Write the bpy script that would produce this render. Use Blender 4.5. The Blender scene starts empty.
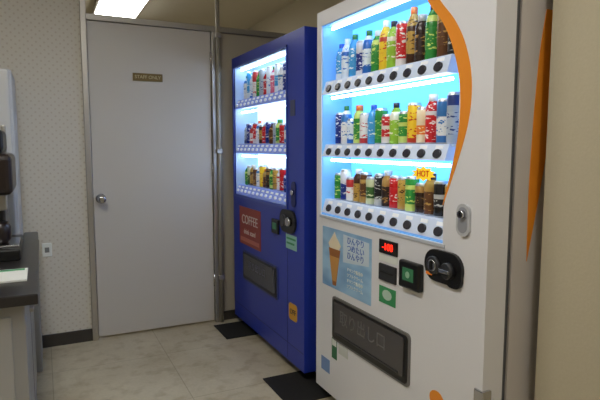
import bpy, math, random
from mathutils import Vector
random.seed(23)
scene = bpy.context.scene
scene.view_settings.view_transform = 'Standard'
scene.view_settings.look = 'None'

# ---------------------------------------------------------------- helpers
def lin(c):
    return tuple(((v/255)/12.92 if v/255 <= .04045 else ((v/255+.055)/1.055)**2.4) for v in c)

MATS = {}
def mat(name, rgb, rough=.5, metal=0.0, emit=0.0, ergb=None, noise=0.0, nscale=20, bump=0.0, spec=.5):
    if name in MATS: return MATS[name]
    m = bpy.data.materials.new(name); m.use_nodes = True
    nt = m.node_tree; b = nt.nodes['Principled BSDF']
    c = lin(rgb)
    b.inputs['Base Color'].default_value = (*c, 1)
    b.inputs['Roughness'].default_value = rough
    b.inputs['Metallic'].default_value = metal
    b.inputs['Specular IOR Level'].default_value = spec
    if emit:
        b.inputs['Emission Color'].default_value = (*lin(ergb or rgb), 1)
        b.inputs['Emission Strength'].default_value = emit
    if noise or bump:
        tc = nt.nodes.new('ShaderNodeTexCoord')
        n = nt.nodes.new('ShaderNodeTexNoise'); n.inputs['Scale'].default_value = nscale
        n.inputs['Detail'].default_value = 4
        nt.links.new(tc.outputs['Object'], n.inputs['Vector'])
        if noise:
            mx = nt.nodes.new('ShaderNodeMix'); mx.data_type = 'RGBA'
            mx.inputs[6].default_value = (*[v*(1-noise) for v in c], 1)
            mx.inputs[7].default_value = (*[min(1, v*(1+noise)) for v in c], 1)
            nt.links.new(n.outputs['Fac'], mx.inputs[0])
            nt.links.new(mx.outputs[2], b.inputs['Base Color'])
        if bump:
            bp = nt.nodes.new('ShaderNodeBump'); bp.inputs['Strength'].default_value = bump
            bp.inputs['Distance'].default_value = .002
            nt.links.new(n.outputs['Fac'], bp.inputs['Height'])
            nt.links.new(bp.outputs['Normal'], b.inputs['Normal'])
    MATS[name] = m
    return m

def label_mat(name, a, b_, scale=60, thr=.52, emit=0.0, stretch=(1, 1, .7), interp='CONSTANT'):
    if name in MATS: return MATS[name]
    m = bpy.data.materials.new(name); m.use_nodes = True
    nt = m.node_tree; p = nt.nodes['Principled BSDF']; p.inputs['Roughness'].default_value = .3
    tc = nt.nodes.new('ShaderNodeTexCoord')
    mp = nt.nodes.new('ShaderNodeMapping'); mp.inputs['Scale'].default_value = stretch
    n = nt.nodes.new('ShaderNodeTexNoise'); n.inputs['Scale'].default_value = scale; n.inputs['Detail'].default_value = 1
    nt.links.new(tc.outputs['Object'], mp.inputs['Vector']); nt.links.new(mp.outputs['Vector'], n.inputs['Vector'])
    r = nt.nodes.new('ShaderNodeValToRGB'); r.color_ramp.interpolation = interp
    r.color_ramp.elements[0].color = (*lin(a), 1)
    r.color_ramp.elements[1].position = thr; r.color_ramp.elements[1].color = (*lin(b_), 1)
    nt.links.new(n.outputs['Fac'], r.inputs['Fac'])
    nt.links.new(r.outputs['Color'], p.inputs['Base Color'])
    if emit:
        nt.links.new(r.outputs['Color'], p.inputs['Emission Color']); p.inputs['Emission Strength'].default_value = emit
    MATS[name] = m
    return m

def link(o, parent=None):
    bpy.context.collection.objects.link(o)
    if parent: o.parent = parent
    return o

def empty(name):
    e = bpy.data.objects.new(name, None); bpy.context.collection.objects.link(e); e.empty_display_size = .1
    return e

def mesh(name, verts, faces, mats, parent=None, fm=None, smooth=False, bevel=0, segs=2):
    me = bpy.data.meshes.new(name); me.from_pydata(verts, [], faces)
    if not isinstance(mats, (list, tuple)): mats = [mats]
    for m in mats: me.materials.append(m)
    if fm:
        for p, i in zip(me.polygons, fm): p.material_index = i
    if smooth:
        for p in me.polygons: p.use_smooth = True
    me.update()
    o = bpy.data.objects.new(name, me); link(o, parent)
    if bevel:
        b = o.modifiers.new('bevel', 'BEVEL'); b.width = bevel; b.segments = segs; b.limit_method = 'ANGLE'
    return o

def box(name, x0, x1, y0, y1, z0, z1, m, parent=None, bevel=0, segs=2):
    x0, x1 = sorted((x0, x1)); y0, y1 = sorted((y0, y1)); z0, z1 = sorted((z0, z1))
    v = [(x, y, z) for z in (z0, z1) for y in (y0, y1) for x in (x0, x1)]
    f = [(0, 2, 3, 1), (4, 5, 7, 6), (0, 1, 5, 4), (2, 6, 7, 3), (0, 4, 6, 2), (1, 3, 7, 5)]
    return mesh(name, v, f, m, parent, bevel=bevel, segs=segs)

def lathe(name, prof, mats, loc, parent=None, axis='z', n=24, smooth=True):
    v = []; f = []; fm = []
    for r, z, _ in prof:
        for i in range(n):
            a = 2*math.pi*i/n; v.append((r*math.cos(a), r*math.sin(a), z))
    for k in range(len(prof)-1):
        for i in range(n):
            j = (i+1) % n
            f.append((k*n+i, k*n+j, (k+1)*n+j, (k+1)*n+i)); fm.append(prof[k][2])
    f.append(tuple(reversed(range(n)))); fm.append(prof[0][2])
    f.append(tuple((len(prof)-1)*n+i for i in range(n))); fm.append(prof[-1][2])
    if axis == '-x': v = [(-z, -x, y) for x, y, z in v]
    if axis == '-y': v = [(x, -z, y) for x, y, z in v]
    o = mesh(name, v, f, mats, parent, fm)
    for p in o.data.polygons: p.use_smooth = smooth and len(p.vertices) == 4
    o.location = loc
    return o

def disc_x(name, x, y, z, r, th, m, parent, n=20, sy=1, sz=1):
    o = lathe(name, [(r, 0, 0), (r, th*.8, 0), (r*.9, th, 0)], [m], (x, y, z), parent, '-x', n)
    o.scale = (1, sy, sz)
    return o

def flat_x(name, x, pts, m, parent, th=.0015):
    n = len(pts)
    v = [(x, y, z) for y, z in pts] + [(x-th, y, z) for y, z in pts]
    f = [tuple(range(n)), tuple(reversed(range(n, 2*n)))] + [(i, (i+1) % n, n+(i+1) % n, n+i) for i in range(n)]
    return mesh(name, v, f, m, parent)

def text_x(name, body, x, y, z, size, m, parent, extrude=.0008, sx=1.0):
    c = bpy.data.curves.new(name, 'FONT'); c.body = body; c.size = size; c.extrude = extrude
    c.align_x = 'CENTER'; c.align_y = 'CENTER'; c.materials.append(m)
    o = bpy.data.objects.new(name, c); link(o, parent)
    o.rotation_euler = (math.pi/2, 0, -math.pi/2); o.location = (x, y, z); o.scale = (sx, 1, 1)
    return o

# ---------------------------------------------------------------- materials
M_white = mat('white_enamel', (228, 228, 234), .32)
M_white_shaded = mat('white_enamel_shaded', (202, 196, 194), .4)  # darker copy of the white enamel, side shade put into the colour
M_blue = mat('blue_enamel', (38, 60, 172), .3)
M_blue_d = mat('dark_blue_enamel', (24, 36, 100), .4)
M_black = mat('black_plastic', (18, 18, 20), .35)
M_dark = mat('dark_grey_plastic', (45, 46, 50), .35)
M_btn = mat('button_smoke', (52, 50, 58), .25)
M_smoke = mat('smoked_flap', (76, 73, 74), .22)
M_chrome = mat('chrome', (200, 200, 205), .2, 1.0)
M_alu = mat('aluminium', (178, 175, 170), .38, .8)
M_orange = mat('orange_film', (240, 148, 40), .4)
M_rail = mat('rail_plastic_glow', (205, 216, 236), .4, emit=.15)  # slight emission paints display light onto the rail, which is no lamp
M_rail_b = mat('blue_rail_plastic_glow', (130, 150, 220), .4, emit=.2)  # same painted-in glow for the blue machine's rail
M_tag = mat('price_tag', (235, 238, 245), .5, emit=.2)  # tags and small buttons emit a little, brightness painted in
M_glow = mat('backlit_blue_panel', (60, 150, 230), .5, emit=1.3, ergb=(105, 190, 248))
M_glow2 = mat('backlit_white_panel', (190, 215, 245), .5, emit=1.5, ergb=(180, 215, 252))
M_tube = mat('display_tube', (240, 248, 255), .5, emit=13.0, ergb=(218, 238, 255))
M_inner = mat('display_liner', (190, 212, 240), .5)
M_inner_b = mat('display_liner_blue_glow', (120, 182, 235), .5, emit=.3)  # blue backlight painted into the liner by tint and emission
M_seam = mat('seam_shadow_rubber', (90, 90, 95), .8)
M_rubber = mat('rubber_mat', (26, 25, 25), .9, noise=.2, nscale=60)
M_redled = mat('red_led', (255, 40, 20), .4, emit=2.5)
M_greenled = mat('green_display', (50, 110, 75), .4, emit=.15)
M_sgreen = mat('green_sticker', (60, 150, 95), .5)
M_swhite = mat('white_sticker', (232, 236, 232), .5)
M_orangeled = mat('orange_plastic', (235, 130, 30), .4, emit=.15)

# ---------------------------------------------------------------- drinks
DR = {
 'water': ((225, 235, 245), (40, 110, 200), (240, 245, 250)),
 'sky': ((70, 160, 220), (235, 245, 250), (40, 90, 190)),
 'navy': ((30, 50, 130), (230, 230, 235), (220, 220, 225)),
 'green': ((50, 140, 60), (210, 230, 120), (60, 150, 70)),
 'lime': ((150, 195, 60), (245, 245, 220), (80, 160, 60)),
 'yellow': ((240, 200, 50), (200, 60, 30), (245, 240, 230)),
 'orange': ((235, 130, 40), (250, 230, 190), (230, 110, 30)),
 'red': ((200, 35, 40), (240, 230, 225), (230, 230, 230)),
 'brown': ((95, 60, 35), (190, 150, 80), (60, 40, 30)),
 'coffee': ((50, 35, 30), (170, 130, 70), (190, 190, 190)),
 'black': ((28, 28, 30), (195, 195, 190), (190, 190, 190)),
 'gold': ((190, 150, 70), (70, 40, 25), (200, 190, 160)),
 'white': ((230, 230, 228), (60, 120, 180), (230, 230, 230)),
 'whiter': ((232, 230, 226), (200, 60, 60), (230, 230, 230)),
 'tea': ((60, 100, 50), (210, 215, 170), (230, 230, 225)),
 'silver': ((170, 180, 190), (40, 60, 120), (200, 200, 205)),
 'pink': ((225, 110, 140), (250, 240, 240), (235, 235, 235)),
}
def drink(kind, typ, x, y, z, parent, r=.03, h=.15):
    a, b_, cap = DR[kind]
    ml = label_mat('label_'+kind, a, b_, 110, .60, emit=.08, stretch=(.5, .5, 1.2))  # label emits its own colour as painted-in display light
    ma = mat('drink_body_'+kind, a, .25, emit=.05)  # faint body emission also stands in for display light
    mb = mat('drink_band_'+kind, b_, .3)
    capc = random.choice([cap, (232, 232, 232), cap, (40, 120, 60), (30, 30, 34), (225, 110, 40)])
    mc = mat('drink_cap_%d_%d_%d' % capc, capc, .35)
    mm = mat('can_metal', (190, 192, 196), .3, .7)
    ms = [ml, ma, mb, mc, mm]
    q = random.choice([0, 1, 2]); s = random.choice([0, 1, 2, 2]); t = random.choice([1, 1, 2])
    lo = random.uniform(.12, .3); hi = random.uniform(.5, .66); h *= random.uniform(.93, 1.04)
    if typ == 'can':
        p = [(r*.85, 0, 4), (r, .006, t), (r, h*lo, 0), (r, h*hi, s), (r, h*(hi+.12), q), (r, h-.010, 4), (r*.86, h-.002, 4), (r*.84, h, 4)]
    elif typ == 'bcan':
        p = [(r*.88, 0, 4), (r, .006, t), (r, h*lo*.6, 0), (r, h*.58, s), (r, h*.66, q), (r*.95, h*.76, q), (r*.6, h*.86, 3), (r*.62, h*.865, 3), (r*.62, h*.99, 3), (r*.55, h, 3)]
    else:
        p = [(r*.8, 0, 1), (r, .008, t), (r*.96, h*.2, 0), (r, h*.28, 0), (r, h*.58, s), (r*.97, h*.67, q), (r*.8, h*.78, 1), (r*.45, h*.88, 3), (r*.46, h*.885, 3), (r*.46, h*.99, 3), (r*.4, h, 3)]
    o = lathe('drink_'+typ, p, ms, (x, y, z), parent, 'z', 18)
    o.rotation_euler = (0, 0, random.uniform(0, 6))
    return o

# ---------------------------------------------------------------- vending machine core
def body(parent, X, Y0, Y1, H, mdoor, mside, win, depth=.66):
    wy0, wy1, wz0, wz1 = win
    wy0 -= .01; wy1 += .01; wz0 -= .012; wz1 += .012
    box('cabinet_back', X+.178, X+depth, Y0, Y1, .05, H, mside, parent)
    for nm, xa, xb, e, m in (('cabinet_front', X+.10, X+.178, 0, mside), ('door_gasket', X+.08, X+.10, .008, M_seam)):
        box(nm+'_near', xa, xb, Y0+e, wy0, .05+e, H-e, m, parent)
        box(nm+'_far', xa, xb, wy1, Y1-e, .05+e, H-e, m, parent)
        box(nm+'_low', xa, xb, wy0, wy1, .05+e, wz0, m, parent)
        box(nm+'_top', xa, xb, wy0, wy1, wz1, H-e, m, parent)
    for i, (fx, fy) in enumerate([(X+.14, Y0+.08), (X+.14, Y1-.08), (X+depth-.1, Y0+.08), (X+depth-.1, Y1-.08)]):
        zf = .007 if (i in (1, 0) and fx < 1.31 and (2.12 < fy < 2.44 or 3.06 < fy < 3.34)) else .001
        lathe('foot_%d' % (i+1), [(.03, 0, 0), (.03, .015, 0), (.014, .02, 0), (.014, .055, 0)], [M_dark], (fx, fy, zf), parent, 'z', 16)

def door_frame(parent, X, Y0, Y1, H, wy0, wy1, wz0, wz1, m, right_fn=None, liner=None):
    T = .08
    liner = liner or M_inner
    box('door_stile_far', X, X+T, wy1, Y1, .055, H, m, parent)
    box('door_lower_panel', X, X+T, Y0, wy1, .055, wz0, m, parent)
    box('door_header', X, X+T, Y0, wy1, wz1, H, m, parent)
    N = 28; v = []; f = []
    for i in range(N+1):
        z = wz0+(wz1-wz0)*i/N
        yb = right_fn(z) if right_fn else wy0
        v += [(X, Y0, z), (X, yb, z), (X+T, yb, z), (X+T, Y0, z)]
    for i in range(N):
        a = i*4; b = a+4
        for k in range(4): f.append((a+k, a+(k+1) % 4, b+(k+1) % 4, b+k))
    mesh('door_stile_near', v, f, m, parent)
    y0 = min([v[4*i+1][1] for i in range(N+1)])
    D = .17
    box('display_floor', X+.006, X+D, y0, wy1, wz0-.004, wz0+.004, liner, parent)
    box('display_roof', X+.006, X+D, y0, wy1, wz1-.004, wz1+.004, liner, parent)
    box('display_side_far', X+.006, X+D, wy1-.005, wy1+.004, wz0, wz1, liner, parent)
    box('display_side_near', X+.082, X+D, y0-.006, y0+.002, wz0, wz1, liner, parent)
    return y0, D

def shelf(parent, X, D, y0, y1, zb, kinds, typs, hs, rail_h, mrail, btn_n, btn_r, btn_m, top_z, by0=None, by1=None, r=.03, ynear=None, btn_sy=1.25):
    ynear = y0 if ynear is None else ynear
    box('shelf', X+.03, X+D-.012, ynear, y1, zb-.006, zb, M_inner, parent)
    v = [(X+.004, y0, zb-rail_h), (X+.004, y1, zb-rail_h), (X+.022, y1, zb+.002), (X+.022, y0, zb+.002),
         (X+.05, y0, zb-rail_h), (X+.05, y1, zb-rail_h), (X+.05, y1, zb+.002), (X+.05, y0, zb+.002)]
    f = [(0, 1, 2, 3), (4, 7, 6, 5), (3, 2, 6, 7), (0, 4, 5, 1), (0, 3, 7, 4), (1, 5, 6, 2)]
    mesh('selection_rail', v, f, mrail, parent)
    lathe('display_tube', [(.006, 0, 0), (.006, y1-y0-.04, 0)], [M_tube], (X+.045, y1-.02, top_z-.014), parent, '-y', 12)
    n = len(kinds)
    w = (y1-y0-.03)
    for i, k in enumerate(kinds):
        y = y1-.02-w*(i+.5)/n
        drink(k, typs[i % len(typs)], X+.075+random.uniform(-.003, .003), y, zb+.001, parent, min(r, w/n/2*.98), hs[i % len(hs)])
    by0 = by0 or y0; by1 = by1 or y1
    ang = math.atan2(.018, rail_h)
    for i in range(btn_n):
        y = by1-(by1-by0)*i/(btn_n-1)
        zz = zb-rail_h*.60
        xx = X+.004+.018*.40
        o = disc_x('select_button', xx, y, zz, btn_r, .008, btn_m, parent, 20, sy=btn_sy)
        o.rotation_euler = (0, ang, 0)
        o = box('price_tag', -.002, .004, -.018, .018, -rail_h*.11, rail_h*.11, M_tag, parent)
        o.location = (xx+.018*.42, y, zz+rail_h*.42); o.rotation_euler = (0, ang, 0)

# ================================================================ white machine
X = 1.153; WY0, WY1, WH = 1.12, 2.185, 1.797
wm = empty('drink_vending_machine')
arc_out = [(1.43, 1.797), (1.395, 1.72), (1.355, 1.659), (1.284, 1.583), (1.234, 1.50), (1.205, 1.394), (1.212, 1.278), (1.252, 1.157), (1.314, 1.011)]
arc_in = [(1.50, 1.797), (1.445, 1.72), (1.405, 1.659), (1.335, 1.583), (1.288, 1.50), (1.255, 1.394), (1.250, 1.278), (1.272, 1.157), (1.316, 1.011)]
def interp(pts, z):
    if z <= pts[-1][1]: return pts[-1][0]
    for (ya, za), (yb, zb) in zip(pts, pts[1:]):
        if zb <= z <= za:
            t = (z-zb)/(za-zb); return yb+(ya-yb)*t
    return pts[0][0]
WT = 1.735
body(wm, X, WY0, WY1, WH, M_white, M_white_shaded, (1.246, 2.145, .885, WT))
y0, D = door_frame(wm, X, WY0, WY1, WH, 1.315, 2.145, .885, WT, M_white, lambda z: max(1.255, interp(arc_in, z)-.004), M_inner_b)
box('backlit_panel', X+D-.01, X+D, y0, 2.145, .885, WT, M_glow, wm)
def smoothcurve(pts, n=6):
    out = []
    for i in range(len(pts)-1):
        p0 = Vector(pts[max(i-1, 0)]); p1 = Vector(pts[i]); p2 = Vector(pts[i+1]); p3 = Vector(pts[min(i+2, len(pts)-1)])
        for k in range(n):
            t = k/n
            out.append(.5*((2*p1)+(-p0+p2)*t+(2*p0-5*p1+4*p2-p3)*t*t+(-p0+3*p1-3*p2+p3)*t**3))
    out.append(Vector(pts[-1])); return out
def strip_x(name, x, A, B, m, parent, th=.0016):
    v = []; f = []
    for a, b in zip(A, B):
        v += [(x-th, a[0], a[1]), (x-th, b[0], b[1]), (x, a[0], a[1]), (x, b[0], b[1])]
    for i in range(len(A)-1):
        a = 4*i; b = a+4
        f += [(a, b, b+1, a+1), (a, a+2, b+2, b), (a+1, b+1, b+3, a+3)]
    return mesh(name, v, f, m, parent)
strip_x('orange_crescent', X, smoothcurve(arc_out), smoothcurve(arc_in), M_orange, wm)
so = smoothcurve([(1.352, 1.60), (1.332, 1.48), (1.322, 1.36), (1.316, 1.25), (1.310, 1.05), (1.314, .85)])
si = smoothcurve([(1.420, 1.60), (1.41, 1.48), (1.40, 1.36), (1.39, 1.25), (1.355, 1.05), (1.314, .85)])
v = []; f = []
for a, b in zip(so, si): v += [(a[0], WY0-.0015, a[1]), (b[0], WY0-.0015, b[1]), (a[0], WY0, a[1]), (b[0], WY0, b[1])]
for i in range(len(so)-1):
    a = 4*i; b = a+4; f += [(a, a+1, b+1, b), (a, b, b+2, a+2), (a+1, a+3, b+3, b+1)]
mesh('side_orange_crescent', v, f, M_orange, wm)

SY0, SY1 = 1.318, 2.142
shelf(wm, X, D, SY0, SY1, 1.487, ['sky', 'water', 'sky', 'navy', 'water', 'green', 'yellow', 'lime', 'red', 'gold', 'coffee', 'green', 'brown', 'black'],
      ['pet', 'pet', 'pet', 'can', 'pet', 'pet', 'pet', 'pet', 'can', 'pet', 'bcan', 'pet', 'pet', 'bcan'], [.17, .18, .185, .15, .19, .175, .2, .18, .165, .205, .18, .21, .215, .205],
      .056, M_rail, 10, .0165, M_btn, WT, 1.366, 2.09, r=.036, ynear=y0, btn_sy=1.15)
shelf(wm, X, D, SY0, SY1, 1.205, ['navy', 'white', 'water', 'green', 'whiter', 'sky', 'green', 'red', 'lime', 'green', 'yellow', 'orange', 'red', 'white', 'silver'],
      ['can', 'pet', 'can', 'bcan', 'can', 'pet', 'can', 'can', 'pet', 'can', 'can', 'can', 'bcan', 'can', 'can'], [.15, .165, .12, .16, .13, .16, .14, .125, .165, .13, .15, .14, .165],
      .052, M_rail, 10, .0155, M_btn, 1.43, 1.36, 2.087, r=.032, ynear=y0, btn_sy=1.2)
shelf(wm, X, D, SY0, SY1, .955, ['green', 'navy', 'whiter', 'gold', 'brown', 'tea', 'black', 'coffee', 'red', 'gold', 'green', 'coffee', 'brown', 'black', 'gold'],
      ['can', 'can', 'can', 'bcan', 'can', 'can', 'can', 'bcan', 'can', 'can', 'can', 'can', 'bcan', 'can'], [.13, .14, .11, .145, .13, .12, .14, .145, .13],
      .06, M_rail, 10, .0165, M_btn, 1.15, 1.345, 2.084, r=.032, ynear=y0, btn_sy=1.2)
pts = []
for i in range(20):
    a = 2*math.pi*i/20; rr = 1 if i % 2 else .7
    pts.append((1.44+.065*rr*math.cos(a), 1.105+.026*rr*math.sin(a)))
flat_x('burst_card', X+.02, pts, mat('burst_yellow_glow', (250, 205, 40), .5, emit=.5), wm)  # card emission is painted glow, no lamp behind it
text_x('burst_text', 'HOT', X+.017, 1.44, 1.105, .03, mat('burst_red', (200, 30, 20), .5), wm)
box('window_trim_bottom', X-.004, X+.002, 1.30, 2.15, .872, .884, mat('trim_grey', (190, 194, 205), .4), wm, .001)
# poster: one soft-serve advertisement
pm = label_mat('poster_sky', (70, 125, 190), (165, 205, 235), 8, .7, stretch=(1, 1, 2), interp='LINEAR')
flat_x('poster', X, [(2.121, .835), (1.718, .835), (1.718, .565), (2.121, .565)], pm, wm)
flat_x('poster_swirl', X-.0016, [(2.05, .745), (2.065, .765), (2.045, .785), (2.03, .80), (2.01, .822), (1.995, .80), (1.975, .785), (1.955, .765), (1.97, .745)], mat('poster_cream', (236, 222, 195), .5), wm, .001)
flat_x('poster_cone', X-.0016, [(2.06, .745), (1.96, .745), (1.995, .58), (2.025, .58)], mat('poster_brown', (160, 100, 50), .5), wm, .001)
flat_x('poster_sleeve', X-.0027, [(2.052, .71), (1.968, .71), (1.993, .60), (2.027, .60)], mat('poster_gold', (205, 150, 80), .5), wm, .001)
pb = mat('poster_ink', (60, 105, 190), .5)
flat_x('poster_caption', X-.0016, [(1.935, .822), (1.735, .815), (1.735, .72), (1.935, .70)], mat('poster_pale', (205, 220, 235), .5), wm, .0008)
for i in range(3):
    text_x('poster_line', 'つめたい' if i % 2 else 'ひんやり', X-.003, 1.835, .80-i*.032, .034, pb, wm)
for i in range(4):
    text_x('poster_note', 'ソフトクリーム' if i % 2 else 'ドリンク販売中', X-.0022, 1.84, .675-i*.024, .018, M_swhite, wm)
# led display
box('amount_display', X-.006, X+.002, 1.548, 1.663, .795, .848, M_black, wm, .003)
text_x('led_digits', '-100', X-.0075, 1.605, .822, .038, M_redled, wm)
box('coin_note_label', X-.003, X+.001, 1.55, 1.663, .765, .79, M_swhite, wm)
box('bill_hatch', X-.008, X+.002, 1.552, 1.661, .69, .755, M_dark, wm, .004)
box('bill_slot', X-.010, X-.006, 1.57, 1.645, .722, .728, M_black, wm)
box('card_reader', X-.022, X+.002, 1.40, 1.517, .70, .798, M_black, wm, .008, 3)
box('card_screen', X-.0235, X-.020, 1.43, 1.49, .73, .775, M_greenled, wm, .001)
flat_x('reader_glyph', X-.0235, [(1.46+.012*math.cos(a*.524), .752+.012*math.sin(a*.524)) for a in range(12)], mat('glyph_pale', (150, 190, 160), .5), wm, .001)
def rrect(cy, cz, w, h, r, n=6):
    p = []
    for sx, sz, a0 in ((1, 1, 0), (-1, 1, 90), (-1, -1, 180), (1, -1, 270)):
        for i in range(n+1):
            a = math.radians(a0+90*i/n); p.append((cy+sx*(w/2-r)+r*math.cos(a), cz+sz*(h/2-r)+r*math.sin(a)))
    return p
flat_x('coin_unit_plate', X, rrect(1.298, .812, .175, .105, .05), M_black, wm, .012)
disc_x('coin_funnel', X-.012, 1.335, .812, .030, .012, M_dark, wm)
disc_x('coin_funnel_ring', X-.020, 1.335, .812, .02, .006, M_chrome, wm)
box('coin_slot', X-.032, X-.02, 1.333, 1.338, .798, .828, M_black, wm)
disc_x('return_lever', X-.012, 1.262, .808, .026, .02, M_dark, wm)
box('lever_handle', X-.04, X-.03, 1.24, 1.284, .802, .814, M_chrome, wm, .002)
box('coin_light', X-.0135, X-.012, 1.345, 1.375, .775, .785, M_orangeled, wm)
flat_x('coin_cup', X, rrect(1.25, .798, .075, .09, .03), M_black, wm, .01)
flat_x('eco_sticker', X, [(1.662, .667), (1.556, .667), (1.556, .602), (1.662, .602)], M_sgreen, wm)
flat_x('eco_sticker_white', X-.0015, [(1.61+.03*math.cos(a*.524), .638+.02*math.sin(a*.524)) for a in range(12)], mat('eco_pale', (190, 215, 200), .5), wm, .0008)
flat_x('lock_plate', X, rrect(1.217, .975, .056, .10, .026), mat('lock_grey', (190, 192, 198), .3), wm, .008)
flat_x('lock_recess', X-.008, rrect(1.217, .975, .04, .08, .019), mat('lock_grey2', (150, 152, 160), .3), wm, .001)
disc_x('lock_cylinder', X-.009, 1.217, .993, .013, .012, M_chrome, wm)
box('lock_keyway', X-.0225, X-.02, 1.2155, 1.2185, .987, .999, M_black, wm)
flat_x('dispenser_frame', X, rrect(1.742, .432, .56, .20, .02), mat('dispenser_frame', (110, 108, 109), .4), wm, .006)
flat_x('dispenser_opening', X-.006, rrect(1.742, .432, .54, .18, .016), M_black, wm, .002)
flat_x('dispenser_flap', X-.008, rrect(1.742, .437, .50, .15, .012), M_smoke, wm, .004)
text_x('dispenser_text', '取り出し口', X-.0125, 1.77, .45, .07, mat('flap_ink', (112, 109, 108), .5), wm)
box('flap_lip', X-.016, X-.008, 1.52, 1.96, .368, .376, M_dark, wm, .002)
flat_x('service_sticker', X, [(2.03, .335), (1.985, .335), (1.985, .24), (2.03, .24)], mat('sticker_darkgreen', (50, 110, 75), .5), wm)
flat_x('service_label', X-.0002, [(2.026, .33), (1.989, .33), (1.989, .30), (2.026, .30)], M_swhite, wm, .002)
flat_x('notice_sticker', X, [(1.97, .325), (1.89, .325), (1.89, .28), (1.97, .28)], mat('sticker_pale', (205, 208, 205), .5), wm)
flat_x('blue_sticker', X, [(2.13, .215), (2.05, .215), (2.05, .15), (2.13, .15)], mat('sticker_blue', (120, 150, 200), .5), wm)
flat_x('orange_sticker', X, [(1.32+.035*math.cos(a*.3142), .355+.03*math.sin(a*.3142)) for a in range(20)], M_orange, wm)
for zz in (.42, .20):
    box('hinge', X-.006, X+.03, WY0-.008, WY0+.03, zz, zz+.05, M_chrome, wm, .003)

# ================================================================ blue machine
X = 1.145; BY0, BY1, BH = 2.30, 3.365, 1.765
bm = empty('drink_vending_machine')
body(bm, X, BY0, BY1, BH, M_blue, M_blue, (2.505, 3.325, .885, 1.70))
y0, D = door_frame(bm, X, BY0, BY1, BH, 2.505, 3.325, .885, 1.70, M_blue)
box('backlit_panel', X+D-.01, X+D, y0, 3.325, .885, 1.70, M_glow2, bm)
for zb, tz, kinds, hs in (
  (1.492, 1.70, ['white', 'sky', 'water', 'whiter', 'green', 'silver', 'red', 'water', 'pink', 'sky', 'white', 'navy', 'water', 'green'], [.16, .17, .15, .165]),
  (1.21, 1.43, ['silver', 'navy', 'whiter', 'red', 'white', 'gold', 'red', 'navy', 'brown', 'silver', 'green', 'red', 'white', 'pink', 'navy'], [.13, .14, .12]),
  (.945, 1.15, ['green', 'tea', 'gold', 'brown', 'white', 'yellow', 'brown', 'coffee', 'green', 'gold', 'whiter', 'red', 'navy', 'gold', 'brown'], [.125, .13, .135])):
    shelf(bm, X, D, 2.507, 3.322, zb, kinds, ['pet', 'can', 'bcan', 'can'], hs, .055, M_rail_b, 12, .009, M_tag, tz, 2.54, 3.29, r=.031)
trimb = mat('blue_trim', (60, 80, 175), .3)
box('window_trim_far', X-.005, X+.004, 3.325, 3.335, .88, 1.71, trimb, bm)
box('window_trim_near', X-.005, X+.004, 2.495, 2.505, .88, 1.71, trimb, bm)
box('window_trim_top', X-.005, X+.004, 2.495, 3.335, 1.70, 1.71, trimb, bm)
box('window_trim_bottom', X-.005, X+.004, 2.495, 3.335, .868, .884, trimb, bm)
box('column_seam', X-.001, X+.001, 2.497, 2.50, .07, .87, M_blue_d, bm)
box('switch_panel', X-.004, X+.001, 2.40, 2.455, 1.35, 1.43, mat('panel_grey', (70, 75, 110), .4), bm, .002)
flat_x('lock_plate', X, rrect(2.415, .955, .05, .13, .022), M_blue_d, bm, .006)
disc_x('lock_cylinder', X-.006, 2.415, .965, .014, .012, M_chrome, bm)
flat_x('coin_unit_plate', X, rrect(2.48, .81, .19, .12, .055), M_black, bm, .012)
disc_x('coin_funnel', X-.012, 2.515, .812, .03, .012, M_dark, bm)
disc_x('return_lever', X-.012, 2.44, .812, .024, .02, M_chrome, bm)
box('card_reader', X-.012, X+.002, 2.60, 2.69, .72, .80, M_black, bm, .004)
box('card_screen', X-.014, X-.011, 2.62, 2.67, .745, .78, M_greenled, bm)
flat_x('notice_sticker', X, [(2.515, .74), (2.385, .74), (2.385, .665), (2.515, .665)], mat('sticker_mint', (150, 200, 190), .5), bm)
flat_x('notice_line', X-.0015, [(2.505, .725), (2.395, .725), (2.395, .715), (2.505, .715)], M_sgreen, bm, .0008)
flat_x('notice_line', X-.0015, [(2.505, .70), (2.41, .70), (2.41, .69), (2.505, .69)], M_sgreen, bm, .0008)
flat_x('brand_panel', X, [(3.24, .815), (2.875, .815), (2.875, .575), (3.24, .575)], mat('brick_red', (150, 60, 50), .45), bm, .003)
flat_x('brand_panel_band', X-.003, [(3.22, .62), (2.895, .62), (2.895, .595), (3.22, .595)], mat('brick_pale', (190, 110, 95), .45), bm, .0008)
text_x('brand_panel_text', 'COFFEE', X-.0035, 3.057, .735, .08, mat('panel_ink', (215, 200, 195), .5), bm)
text_x('brand_panel_text', 'drink stand', X-.0035, 3.057, .66, .045, mat('panel_ink', (215, 200, 195), .5), bm)
flat_x('dispenser_frame', X, rrect(2.90, .442, .56, .19, .02), mat('blue_frame', (60, 70, 130), .4), bm, .006)
flat_x('dispenser_opening', X-.006, rrect(2.90, .442, .54, .17, .016), M_black, bm, .002)
flat_x('dispenser_flap', X-.008, rrect(2.90, .447, .50, .14, .012), mat('blue_smoke', (60, 62, 74), .25), bm, .004)
text_x('dispenser_text', '取り出し口', X-.0125, 2.92, .46, .055, mat('flap_ink2', (88, 88, 98), .5), bm)
flat_x('amber_sticker', X, rrect(2.43, .335, .10, .09, .02), mat('amber', (215, 160, 50), .5), bm)
text_x('amber_text', 'OFF', X-.002, 2.43, .335, .04, M_dark, bm)
box('kick_line', X-.001, X+.001, BY0+.01, BY1-.01, .15, .153, M_blue_d, bm)

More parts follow.
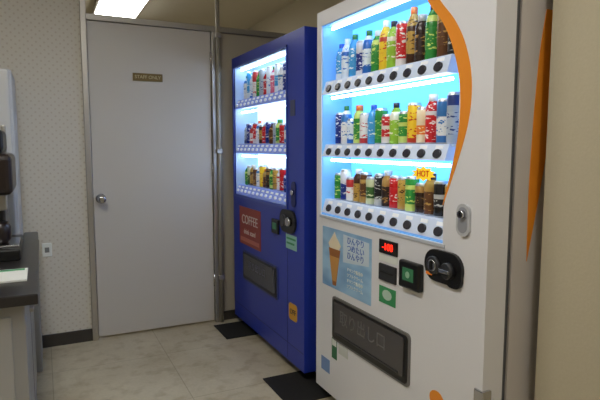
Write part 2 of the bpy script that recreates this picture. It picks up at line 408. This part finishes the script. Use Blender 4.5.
# ================================================================ room
def tex_mat(name):
    m = bpy.data.materials.new(name); m.use_nodes = True
    return m, m.node_tree, m.node_tree.nodes['Principled BSDF']
mf, nt, p = tex_mat('vinyl_tile'); p.inputs['Roughness'].default_value = .38
tc = nt.nodes.new('ShaderNodeTexCoord')
br = nt.nodes.new('ShaderNodeTexBrick'); br.offset = 0; br.inputs['Scale'].default_value = 1
br.inputs['Brick Width'].default_value = .6; br.inputs['Row Height'].default_value = .6; br.inputs['Mortar Size'].default_value = .0025
br.inputs['Color1'].default_value = (*lin((202, 192, 168)), 1); br.inputs['Color2'].default_value = (*lin((198, 188, 163)), 1)
br.inputs['Mortar'].default_value = (*lin((172, 162, 138)), 1)
nt.links.new(tc.outputs['Object'], br.inputs['Vector'])
prev = br.outputs['Color']
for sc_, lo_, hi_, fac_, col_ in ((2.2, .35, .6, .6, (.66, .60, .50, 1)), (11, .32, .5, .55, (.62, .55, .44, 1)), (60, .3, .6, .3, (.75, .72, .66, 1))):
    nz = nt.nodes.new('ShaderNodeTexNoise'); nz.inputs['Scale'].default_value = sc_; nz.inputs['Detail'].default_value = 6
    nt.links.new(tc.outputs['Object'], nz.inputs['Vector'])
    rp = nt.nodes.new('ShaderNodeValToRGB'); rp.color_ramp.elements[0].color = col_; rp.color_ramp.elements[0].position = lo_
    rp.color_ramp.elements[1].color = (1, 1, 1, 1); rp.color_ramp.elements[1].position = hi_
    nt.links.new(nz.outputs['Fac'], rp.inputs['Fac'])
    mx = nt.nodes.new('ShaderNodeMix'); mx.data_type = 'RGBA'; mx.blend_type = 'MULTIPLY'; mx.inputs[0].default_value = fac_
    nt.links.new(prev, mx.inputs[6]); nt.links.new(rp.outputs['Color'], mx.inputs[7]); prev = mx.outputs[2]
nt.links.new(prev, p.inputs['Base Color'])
def wallpaper(name, a, b_, sc, thr):
    m, nt, p = tex_mat(name); p.inputs['Roughness'].default_value = .85
    tc = nt.nodes.new('ShaderNodeTexCoord')
    mp = nt.nodes.new('ShaderNodeMapping'); mp.inputs['Rotation'].default_value = (0, math.radians(45), 0)
    vo = nt.nodes.new('ShaderNodeTexVoronoi'); vo.inputs['Scale'].default_value = sc; vo.inputs['Randomness'].default_value = 0.0
    nt.links.new(tc.outputs['Object'], mp.inputs['Vector']); nt.links.new(mp.outputs['Vector'], vo.inputs['Vector'])
    r = nt.nodes.new('ShaderNodeValToRGB')
    r.color_ramp.elements[0].position = thr; r.color_ramp.elements[0].color = (*lin(b_), 1)
    r.color_ramp.elements[1].position = thr+.1; r.color_ramp.elements[1].color = (*lin(a), 1)
    nt.links.new(vo.outputs['Distance'], r.inputs['Fac']); nt.links.new(r.outputs['Color'], p.inputs['Base Color'])
    return m
M_wp = wallpaper('dotted_wallpaper', (210, 205, 194), (190, 179, 164), 34, .27)
M_wall = mat('painted_wall', (186, 177, 154), .85, noise=.05, nscale=120, bump=.3)
M_ceil = mat('ceiling_board', (205, 199, 184), .9, noise=.05, nscale=60)
M_door = mat('door_paint', (198, 193, 185), .5, noise=.02, nscale=200)
M_base = mat('dark_vinyl_baseboard', (58, 54, 50), .5)

DW = 3.42
WX = 1.335
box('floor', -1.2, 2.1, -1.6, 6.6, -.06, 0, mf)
box('ceiling', -1.2, 2.1, -1.6, 6.6, 2.42, 2.5, M_ceil)
box('wall_left', -1.2, -1.1, -1.6, 6.6, 0, 2.42, M_wall)
box('wall_right', 2.0, 2.1, 1.08, 6.6, 0, 2.42, M_wall)
box('wall_near_right', WX, 2.1, -1.6, 1.085, 0, 2.42, M_wall)
box('wall_behind', -1.1, WX, -1.6, -1.5, 0, 2.42, M_wall)
box('wall_far', -1.1, 2.0, 6.5, 6.6, 0, 2.42, M_wall)
box('wall_back', -1.1, .235, DW, DW+.08, 0, 2.42, M_wp)
box('wall_partition', 1.075, 2.0, DW+.02, DW+.06, 0, 1.94, mat('partition_panel', (176, 168, 153), .6))
box('baseboard_back', -1.1, .235, DW-.012, DW, 0, .075, M_base)
box('baseboard_partition', 1.075, 1.98, DW+.005, DW+.02, 0, .06, M_base)
box('baseboard_near_right', WX-.012, WX, -1.5, 1.085, 0, .075, M_base)
box('trim_1', .235, .268, DW-.02, DW+.08, 0, 2.42, M_alu, None, .003)
box('trim_2', .268, 2.0, DW-.005, DW+.075, 1.94, 1.975, M_alu, None, .003)
box('trim_3', 1.022, 1.045, DW-.02, DW+.07, 0, 1.94, M_alu, None, .003)
box('trim_4', 1.045, 1.075, DW-.005, DW+.06, 0, 1.94, M_wall)
dr = empty('door_1')
box('leaf', .272, 1.018, DW+.005, DW+.045, .012, 1.936, M_door, dr, .002)
box('sign_plate', .525, .706, DW-.001, DW+.006, 1.60, 1.648, mat('brass_plate', (118, 100, 62), .4, .5), dr, .001)
c = bpy.data.curves.new('sign_text', 'FONT'); c.body = 'STAFF ONLY'; c.size = .028; c.extrude = .001; c.align_x = 'CENTER'; c.align_y = 'CENTER'
c.materials.append(mat('sign_ink', (200, 188, 150), .5))
o = bpy.data.objects.new('sign_text', c); link(o, dr); o.rotation_euler = (math.pi/2, 0, 0); o.location = (.6155, DW-.003, 1.624)
lathe('knob_rose', [(.03, 0, 0), (.03, .004, 0), (.012, .008, 0), (.011, .035, 0), (.022, .042, 0), (.027, .055, 0), (.024, .068, 0), (.012, .073, 0)], [M_chrome], (.315, DW+.005, .88), dr, '-y', 24)
for zz in (.25, 1.0, 1.72):
    lathe('hinge', [(.006, 0, 0), (.006, .09, 0)], [M_chrome], (1.02, DW, zz), dr, 'z', 12)
pp = empty('conduit_pipe')
M_pipe = mat('grey_pipe', (168, 163, 152), .45, .3)
lathe('pipe', [(.013, 0, 0), (.013, 2.41, 0)], [M_pipe], (1.06, DW-.03, .003), pp, 'z', 16)
for zz in (.3, 1.15, 1.90):
    box('clamp', 1.04, 1.08, DW-.045, DW-.012, zz, zz+.03, M_alu, pp, .003)
M_lampw = mat('lamp_housing', (235, 235, 232), .4)
def lamp(name, x0, x1, y0_, y1_, strength, col=(255, 252, 244)):
    e = empty(name)
    box('housing', x0, x1, y0_, y1_, 2.375, 2.419, M_lampw, e, .006)
    box('diffuser', x0+.02, x1-.02, y0_+.02, y1_-.02, 2.355, 2.376, mat('diffuser_%s' % strength, col, .5, emit=strength), e, .004)
    return e
lamp('ceiling_light', .47, .84, 4.0, 5.3, 12)
lamp('ceiling_light', -.25, .05, .7, 1.9, 23)  # unseen fixture added as main light of the front room
lamp('ceiling_light', .75, 1.05, -.9, .3, 10)  # second unseen fixture, added to fill the front room with light

box('rubber_mat', .985, 1.32, 3.06, 3.34, 0.0005, .006, M_rubber, None, .002)
box('rubber_mat', .975, 1.32, 2.12, 2.44, 0.0005, .006, M_rubber, None, .002)

cn = empty('counter_cabinet')
M_ctop = mat('counter_laminate', (42, 40, 41), .3)
M_cb = mat('cabinet_grey', (150, 150, 150), .5)
box('counter_top', -1.08, -.03, 1.83, 2.92, .70, .735, M_ctop, cn, .004)
box('body', -1.06, -.07, 1.87, 2.90, .05, .70, M_cb, cn, .004)
box('kick', -1.04, -.10, 1.92, 2.88, 0, .05, M_base, cn)
box('door_seam', -.071, -.069, 2.38, 2.386, .08, .69, M_seam, cn)
box('end_panel', -1.0, -.11, 1.862, 1.872, .1, .66, mat('cabinet_panel', (162, 162, 162), .5), cn, .003)
box('handle', -.07, -.055, 2.28, 2.34, .55, .565, M_alu, cn, .002)
cm = empty('coffee_machine')
M_mb = mat('machine_brown', (36, 27, 26), .3)
box('base', -.55, -.095, 2.40, 2.80, .736, .785, M_black, cm, .008)
box('back_column', -.55, -.15, 2.56, 2.80, .77, 1.05, M_dark, cm, .01)
box('head', -.55, -.11, 2.42, 2.80, 1.00, 1.17, M_mb, cm, .025, 3)
box('bean_hopper', -.50, -.14, 2.48, 2.76, 1.17, 1.27, M_black, cm, .02)
box('spout', -.19, -.14, 2.52, 2.58, .93, 1.0, M_alu, cm, .005)
box('drip_tray', -.2, -.10, 2.44, 2.66, .786, .795, M_chrome, cm, .002)
lathe('jug', [(.03, 0, 0), (.042, .02, 0), (.042, .07, 0), (.032, .09, 0)], [M_mb], (-.17, 2.50, .796), cm, 'z', 20)
pe = empty('paper_stack')
box('sheets', -.30, -.065, 2.02, 2.21, .7355, .743, mat('paper', (225, 227, 222), .7), pe, .001)
box('cover_strip', -.29, -.075, 2.175, 2.20, .743, .744, M_sgreen, pe)
fr = empty('refrigerator')
M_fr = mat('fridge_white', (200, 202, 204), .4)
box('cabinet', -.70, -.115, 2.98, 3.38, .03, 1.575, M_fr, fr, .015, 3)
box('upper_door', -.69, -.125, 2.945, 2.976, 1.02, 1.57, M_fr, fr, .012, 3)
box('lower_door', -.69, -.125, 2.945, 2.976, .06, 1.005, M_fr, fr, .012, 3)
box('handle', -.17, -.15, 2.92, 2.945, 1.08, 1.3, M_alu, fr, .004)
for i, (a, b) in enumerate(((-.66, 3.02), (-.16, 3.02), (-.66, 3.34), (-.16, 3.34))):
    lathe('foot_%d' % i, [(.018, 0, 0), (.018, .031, 0)], [M_dark], (a, b, .0005), fr, 'z', 12)
bn = empty('waste_bin')
M_bin = mat('bin_grey', (150, 149, 146), .5)
box('bin_body', -.108, -.045, 3.03, 3.36, .002, .66, M_bin, bn, .008)
box('bin_lid', -.112, -.038, 3.02, 3.37, .66, .71, mat('bin_lid', (110, 110, 108), .5), bn, .008)
wo = empty('wall_outlet')
box('plate', -.022, .03, DW-.009, DW-.0005, .55, .63, M_swhite, wo, .002)
box('socket', -.008, .016, DW-.011, DW-.008, .575, .605, mat('socket_grey', (120, 120, 118), .5), wo)

w = bpy.data.worlds.new('World'); scene.world = w; w.use_nodes = True
w.node_tree.nodes['Background'].inputs[0].default_value = (.5, .5, .5, 1); w.node_tree.nodes['Background'].inputs[1].default_value = .1

cd = bpy.data.cameras.new('camera'); cd.lens = 528/600*36; cd.sensor_width = 36; cd.clip_start = .02
co = bpy.data.objects.new('camera', cd); link(co)
co.location = (0, 0, 1.2); co.rotation_euler = (math.radians(90-5.84), 0, math.radians(-26.0))
scene.camera = co
